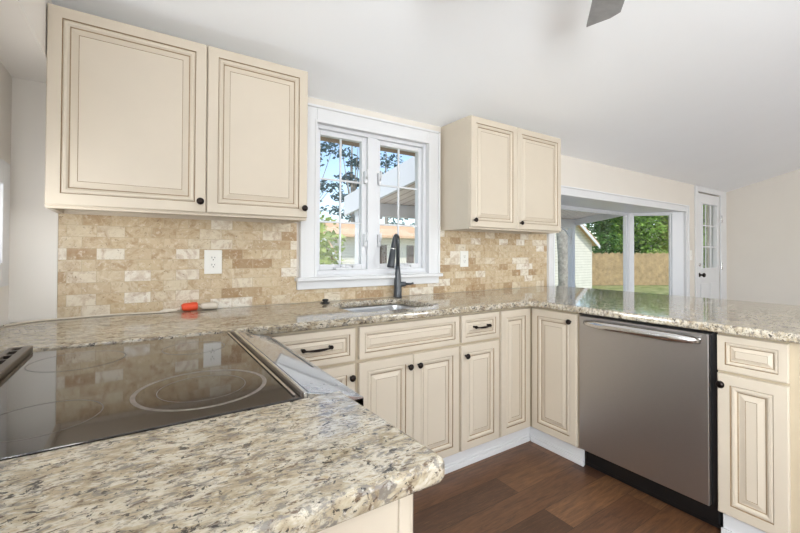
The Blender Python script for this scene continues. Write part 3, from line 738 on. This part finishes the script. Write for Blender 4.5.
bm = bm_new(); box(bm, -1.5, 9.0, .2, 5.2, GZ, GZ+.04); struct('bounce_patio', bm, 'concrete', label='pale concrete patio added under the porch roof to bounce light')  # bright slab added to bounce warm light onto the porch ceiling
# eave over the kitchen window, with exposed rafter ends
bm = bm_new(); prism(bm, [(.151, 2.16), (.56, 2.055), (.56, 2.13), (.151, 2.30)], XL-.15, .45, 'x'); struct('roof_eave', bm, 'soffit_wood', label='wooden eave above the sink window')
# porch
PX0, PX1, PY = .66, 6.22, 3.1
pz = lambda y: 2.40-.135*y
pr = thing('porch_roof', 'white framed porch roof outside the bay window', 'porch', (3.4, PY, GZ))
bm = bm_new(); prism(bm, [(.16, pz(.16)), (PY+.25, pz(PY+.25)), (PY+.25, pz(PY+.25)+.10), (.16, pz(.16)+.10)], PX0, PX1, 'x'); obj('ceiling_boards', bm, 'porch_boards', pr)
for xx in (PX0-.04, PX1):
    bm = bm_new(); prism(bm, [(.16, pz(.16)-.14), (PY+.35, pz(PY+.35)-.14), (PY+.35, pz(PY+.35)+.16), (.16, pz(.16)+.16)], xx, xx+.04, 'x'); obj('fascia', bm, 'porch_white', pr)
bm = bm_new(); box(bm, PX0, PX1, PY-.05, PY+.07, pz(PY)-.20, pz(PY)); obj('beam', bm, 'porch_white', pr)
for xx in (PX0+.06, 6.14):
    bm = bm_new(); box(bm, xx-.055, xx+.055, PY-.05, PY+.06, GZ, pz(PY)-.20, 0, .004); po = obj('post', bm, 'porch_white', pr)
    bm = bm_new(); s = 1 if xx < 3 else -1
    tube(bm, [(xx+s*(.05+.34*(1-math.cos(a))), PY, pz(PY)-.22-.34*(1-math.sin(a))) for a in [PI/2*k/10 for k in range(11)]], .022, 8); obj('bracket', bm, 'porch_white', po)
bm = bm_new(); box(bm, 4.1, 6.1, PY-.03, PY+.03, .30, .38, 0, .003); box(bm, 4.1, 6.1, PY-.025, PY+.025, -.4, -.34)
for k in range(16): box(bm, 4.15+k*.125, 4.18+k*.125, PY-.015, PY+.015, -.35, .31)
obj('railing', bm, 'porch_white', pr)

def leaves(bm, c, r, n, size, squash=1.0):
    c = Vector(c)
    for _ in range(n):
        d = Vector((random.gauss(0, 1), random.gauss(0, 1), random.gauss(0, 1))).normalized()*(random.random()**.45)
        p = c+Vector((d.x*r[0], d.y*r[1], d.z*r[2]))
        a = Vector((random.gauss(0, 1), random.gauss(0, 1), random.gauss(0, .6))).normalized(); b = a.orthogonal().normalized()
        b = Matrix.Rotation(random.random()*6.28, 3, a) @ b; s = size*(.6+.8*random.random())
        bm.faces.new([bm.verts.new(p+a*s), bm.verts.new(p+b*s*.45), bm.verts.new(p-a*s), bm.verts.new(p-b*s*.45)])
def tree(name, label, base, h, blobs, mat, size, group, trunk=.14):
    t = thing(name, label, 'tree', base, group)
    bm = bm_new(); x, y, z = base
    tube(bm, [(x, y, z-.05), (x+.05, y, z+h*.35), (x-.03, y+.04, z+h*.7), (x, y, z+h*.92)], [trunk*1.2, trunk, trunk*.6, trunk*.2], 10)
    for c, r, n in blobs:
        tube(bm, [(x, y, z+h*.4), ((x+c[0])/2, (y+c[1])/2, (z+h*.4+c[2])/2+.1), c], [trunk*.4, trunk*.25, trunk*.08], 6)
    obj('trunk', bm, 'bark', t)
    bm = bm_new()
    for c, r, n in blobs: leaves(bm, c, r, n, size)
    obj('foliage', bm, mat, t)
def at(px, py, Y):   # point on the vertical plane y = Y seen at a pixel of the photo
    v = F+R*((px-400)/FPX)-U*((py-266.5-SHY)/FPX); k = (Y-CAM[1])/v.y
    return Vector(CAM)+v*k
# beyond the bay
fz = 1.26
A, B = at(583, 262, 10.5), at(700, 262, 7.2)
ft = thing('fence', 'tall wooden picket fence across the back yard', 'fence', (A.x, A.y, GZ))
d = Vector((B.x-A.x, B.y-A.y, 0)); L = d.length; ax = d.normalized(); ay = Vector((0, 0, 1)).cross(ax)
bm = bm_new(); n = int(L/.105)
for k in range(n):
    hh = fz+.03*math.sin(k*1.7)+random.uniform(-.02, .02); x_ = k*.105
    tmp = bmesh.new(); prism(tmp, [(x_, GZ+.02), (x_+.098, GZ+.02), (x_+.098, hh-.06), (x_+.049, hh), (x_, hh-.06)], -.01, .01, 'y')
    append(bm, tmp, Matrix(((ax.x, ay.x, 0, A.x), (ax.y, ay.y, 0, A.y), (0, 0, 1, 0), (0, 0, 0, 1))))
M['fence_board'] = paint('cedar_pickets', srgb(160, 138, 102), .8, .25, 4)
obj('picket_panel', bm, 'fence_board', ft)
for zz in (GZ+.35, fz-.45):
    bm = bm_new(); obb(bm, A, ax, ay, (0, 0, 1), (0, L), (.011, .06), (zz-A.z, zz-A.z+.09)); obj('rail', bm, 'fence_board', ft)
def shed(name, label, p0, p1, depth, zw, zr, ov=.25):
    """gabled house: p0-p1 is the foot of the gable wall facing the viewer"""
    t = thing(name, label, 'house', (p0[0], p0[1], GZ)); a = Vector((p1[0]-p0[0], p1[1]-p0[1], 0)); W_ = a.length; a.normalize(); b = Vector((0, 0, 1)).cross(a)
    mt = Matrix(((a.x, b.x, 0, p0[0]), (a.y, b.y, 0, p0[1]), (0, 0, 1, 0), (0, 0, 0, 1)))
    tmp = bmesh.new(); prism(tmp, [(0, GZ), (W_, GZ), (W_, zw), (W_/2, zr), (0, zw)], 0, depth, 'y'); bm = bm_new(); append(bm, tmp, mt); obj('wall', bm, 'siding', t)
    bm = bm_new(); k = (zr-zw)/(W_/2)
    for s in (0, 1):
        q = [(-ov, zw-k*ov), (W_/2, zr), (W_/2, zr+.12), (-ov, zw-k*ov+.12)]
        if s: q = [(W_-u, v) for u, v in q]
        tmp = bmesh.new(); prism(tmp, q, -ov, depth+ov, 'y'); append(bm, tmp, mt)
    obj('roof', bm, 'shingle', t)
    bm = bm_new()
    for s in (0, 1):
        q = [(-ov, zw-k*ov-.14), (W_/2, zr-.14), (W_/2, zr+.02), (-ov, zw-k*ov+.02)]
        if s: q = [(W_-u, v) for u, v in q]
        tmp = bmesh.new(); prism(tmp, q, -ov-.04, -ov, 'y'); append(bm, tmp, mt)
    obj('fascia', bm, 'porch_white', t)
    return t
p0, p1 = at(520, 262, 9), at(592, 262, 9); shed('neighbour_house', 'pale sided house with a gable beyond the bay window', (p0.x, p0.y), (p1.x, p1.y), 6, 1.75, 3.5)
p = at(566, 262, 5.2)
bm = bm_new(); tube(bm, [(p.x+.12, p.y, GZ), (p.x+.02, p.y, .4), (p.x-.08, p.y, 1.2), (p.x-.25, p.y, 2.4), (p.x-.5, p.y, 4.5)], [.30, .24, .20, .18, .12], 14)
t_ = thing('bare_trunk', 'thick grey tree trunk beyond the left of the bay window', 'tree', (p.x, p.y, GZ)); obj('trunk', bm, 'bark', t_)
bm = bm_new(); leaves(bm, (p.x-.6, p.y, 5.6), (2.0, 2.0, 1.2), 1500, .16); obj('foliage', bm, 'leaf_mid', t_)
k = 0
for px, Y, h, mt, r, lab in ((600, 17, 5.5, 'leaf_dark', 2.6, 'dark bushy tree behind the fence beside the sided house'), (617, 16.5, 6.5, 'leaf_mid', 2.2, 'bright green tree behind the fence near the bay window mullion'),
                        (632, 15.5, 6, 'leaf_dark', 2.6, 'dark tree behind the fence directly behind the bay mullion'), (650, 14, 6.5, 'leaf_mid', 2.5, 'green tree behind the fence in the angled bay pane'),
                        (668, 13, 6, 'leaf_light', 2.0, 'yellow green tree behind the fence at the end of the bay'), (700, 11, 6.5, 'leaf_dark', 2.4, 'tall tree seen through the glass of the back door'),
                        (716, 9.5, 6, 'leaf_mid', 2.0, 'leafy tree close behind the back door')):
    b = at(px, 262, Y); bl = []
    for zz in (.6, 1.9, 3.2, 4.6):
        bl.append(((b.x+random.uniform(-.5, .5), b.y+random.uniform(-.3, .3), zz+.3), (r*.75, r*.6, 1.1), 1000))
    tree('leafy_tree', lab, (b.x, b.y, GZ), h, bl, mt, .15, 'trees beyond the bay window')
p = at(660, 280, 8.8)
bm = bm_new()
for k in range(5): leaves(bm, (p.x+random.uniform(-.3, .3), p.y, GZ+.3+.36*k), (.45, .4, .3), 130, .09)
tag(obj('shrub', bm, 'leaf_light'), 'pale green climbing shrub in front of the fence', 'shrub')
# beyond the kitchen window
p = at(316, 230, 7); bl = [((p.x+random.uniform(-.2, .2), p.y, z_), (.62, .8, .7), 300) for z_ in (-.1, .7, 1.5)]
tree('leafy_tree', 'light green young tree low in the left casement', (p.x-.2, p.y, GZ), 2.6, bl, 'leaf_light', .11, None, .06)
p = at(352, 200, 21); bl = []
for z_ in (2.5, 3.7, 4.9, 6.1, 7.3, 8.5): 
    for k in range(3): bl.append(((p.x+random.uniform(-.9, .9), p.y+random.uniform(-.6, .6), z_+random.uniform(-.3, .3)), (.8, .8, .32), 70))
tree('spruce_tree', 'tall blue green spruce against the sky in the left casement', (p.x, p.y, GZ), 10.5, bl, 'needle', .16, None, .13)
p = at(318, 200, 22.5); bl = []
for z_ in (2.9, 4.3, 5.8, 7.2, 8.6):
    for k in range(3): bl.append(((p.x+random.uniform(-1.4, 1.4), p.y, z_+random.uniform(-.4, .4)), (1.1, .9, .4), 55))
tree('spruce_tree', 'sparse spruce behind the young tree at the left edge of the window', (p.x-.5, p.y, GZ), 10.5, bl, 'needle', .16, None, .12)
p = at(386, 200, 24); bl = [((p.x+random.uniform(-1.5, 1.5), p.y, z_), (1.6, 1.2, .6), 170) for z_ in (3.2, 4.4, 5.6, 7.0, 8.4)]
tree('spruce_tree', 'dark spruce above the porch fascia in the right casement', (p.x, p.y, GZ), 10.5, bl, 'needle', .17, None, .14)
# low house with an orange-tan roof
hY = 13.0; a_, b_ = at(340, 262, hY), at(428, 262, hY)
ht = thing('neighbour_house', 'low cream house with a sunlit tan roof seen under the porch', 'house', (a_.x, hY, GZ))
bm = bm_new(); box(bm, a_.x, b_.x+.3, hY, hY+6, GZ-.02, 2.0); obj('wall', bm, 'siding', ht)
bm = bm_new(); prism(bm, [(hY-.5, 1.97), (hY+3, 2.75), (hY+6.5, 1.97), (hY+6.5, 1.87), (hY-.5, 1.87)], a_.x-.5, b_.x+.8, 'x'); obj('roof', bm, 'shingle', ht)
for px in (383, 410):
    q0, q1 = at(px-3.5, 262, hY), at(px+3.5, 262, hY)
    bm = bm_new(); box(bm, q0.x, q1.x, hY-.03, hY+.02, .5, 1.55); obj('window', bm, 'dark_glass', ht)
p0, p1 = at(308, 262, 9.6), at(331, 262, 9.6)
shed('neighbour_house', 'small gabled house partly hidden by the young tree in the left casement', (p0.x, p0.y), (p1.x, p1.y), 2.2, 1.2, 1.75)
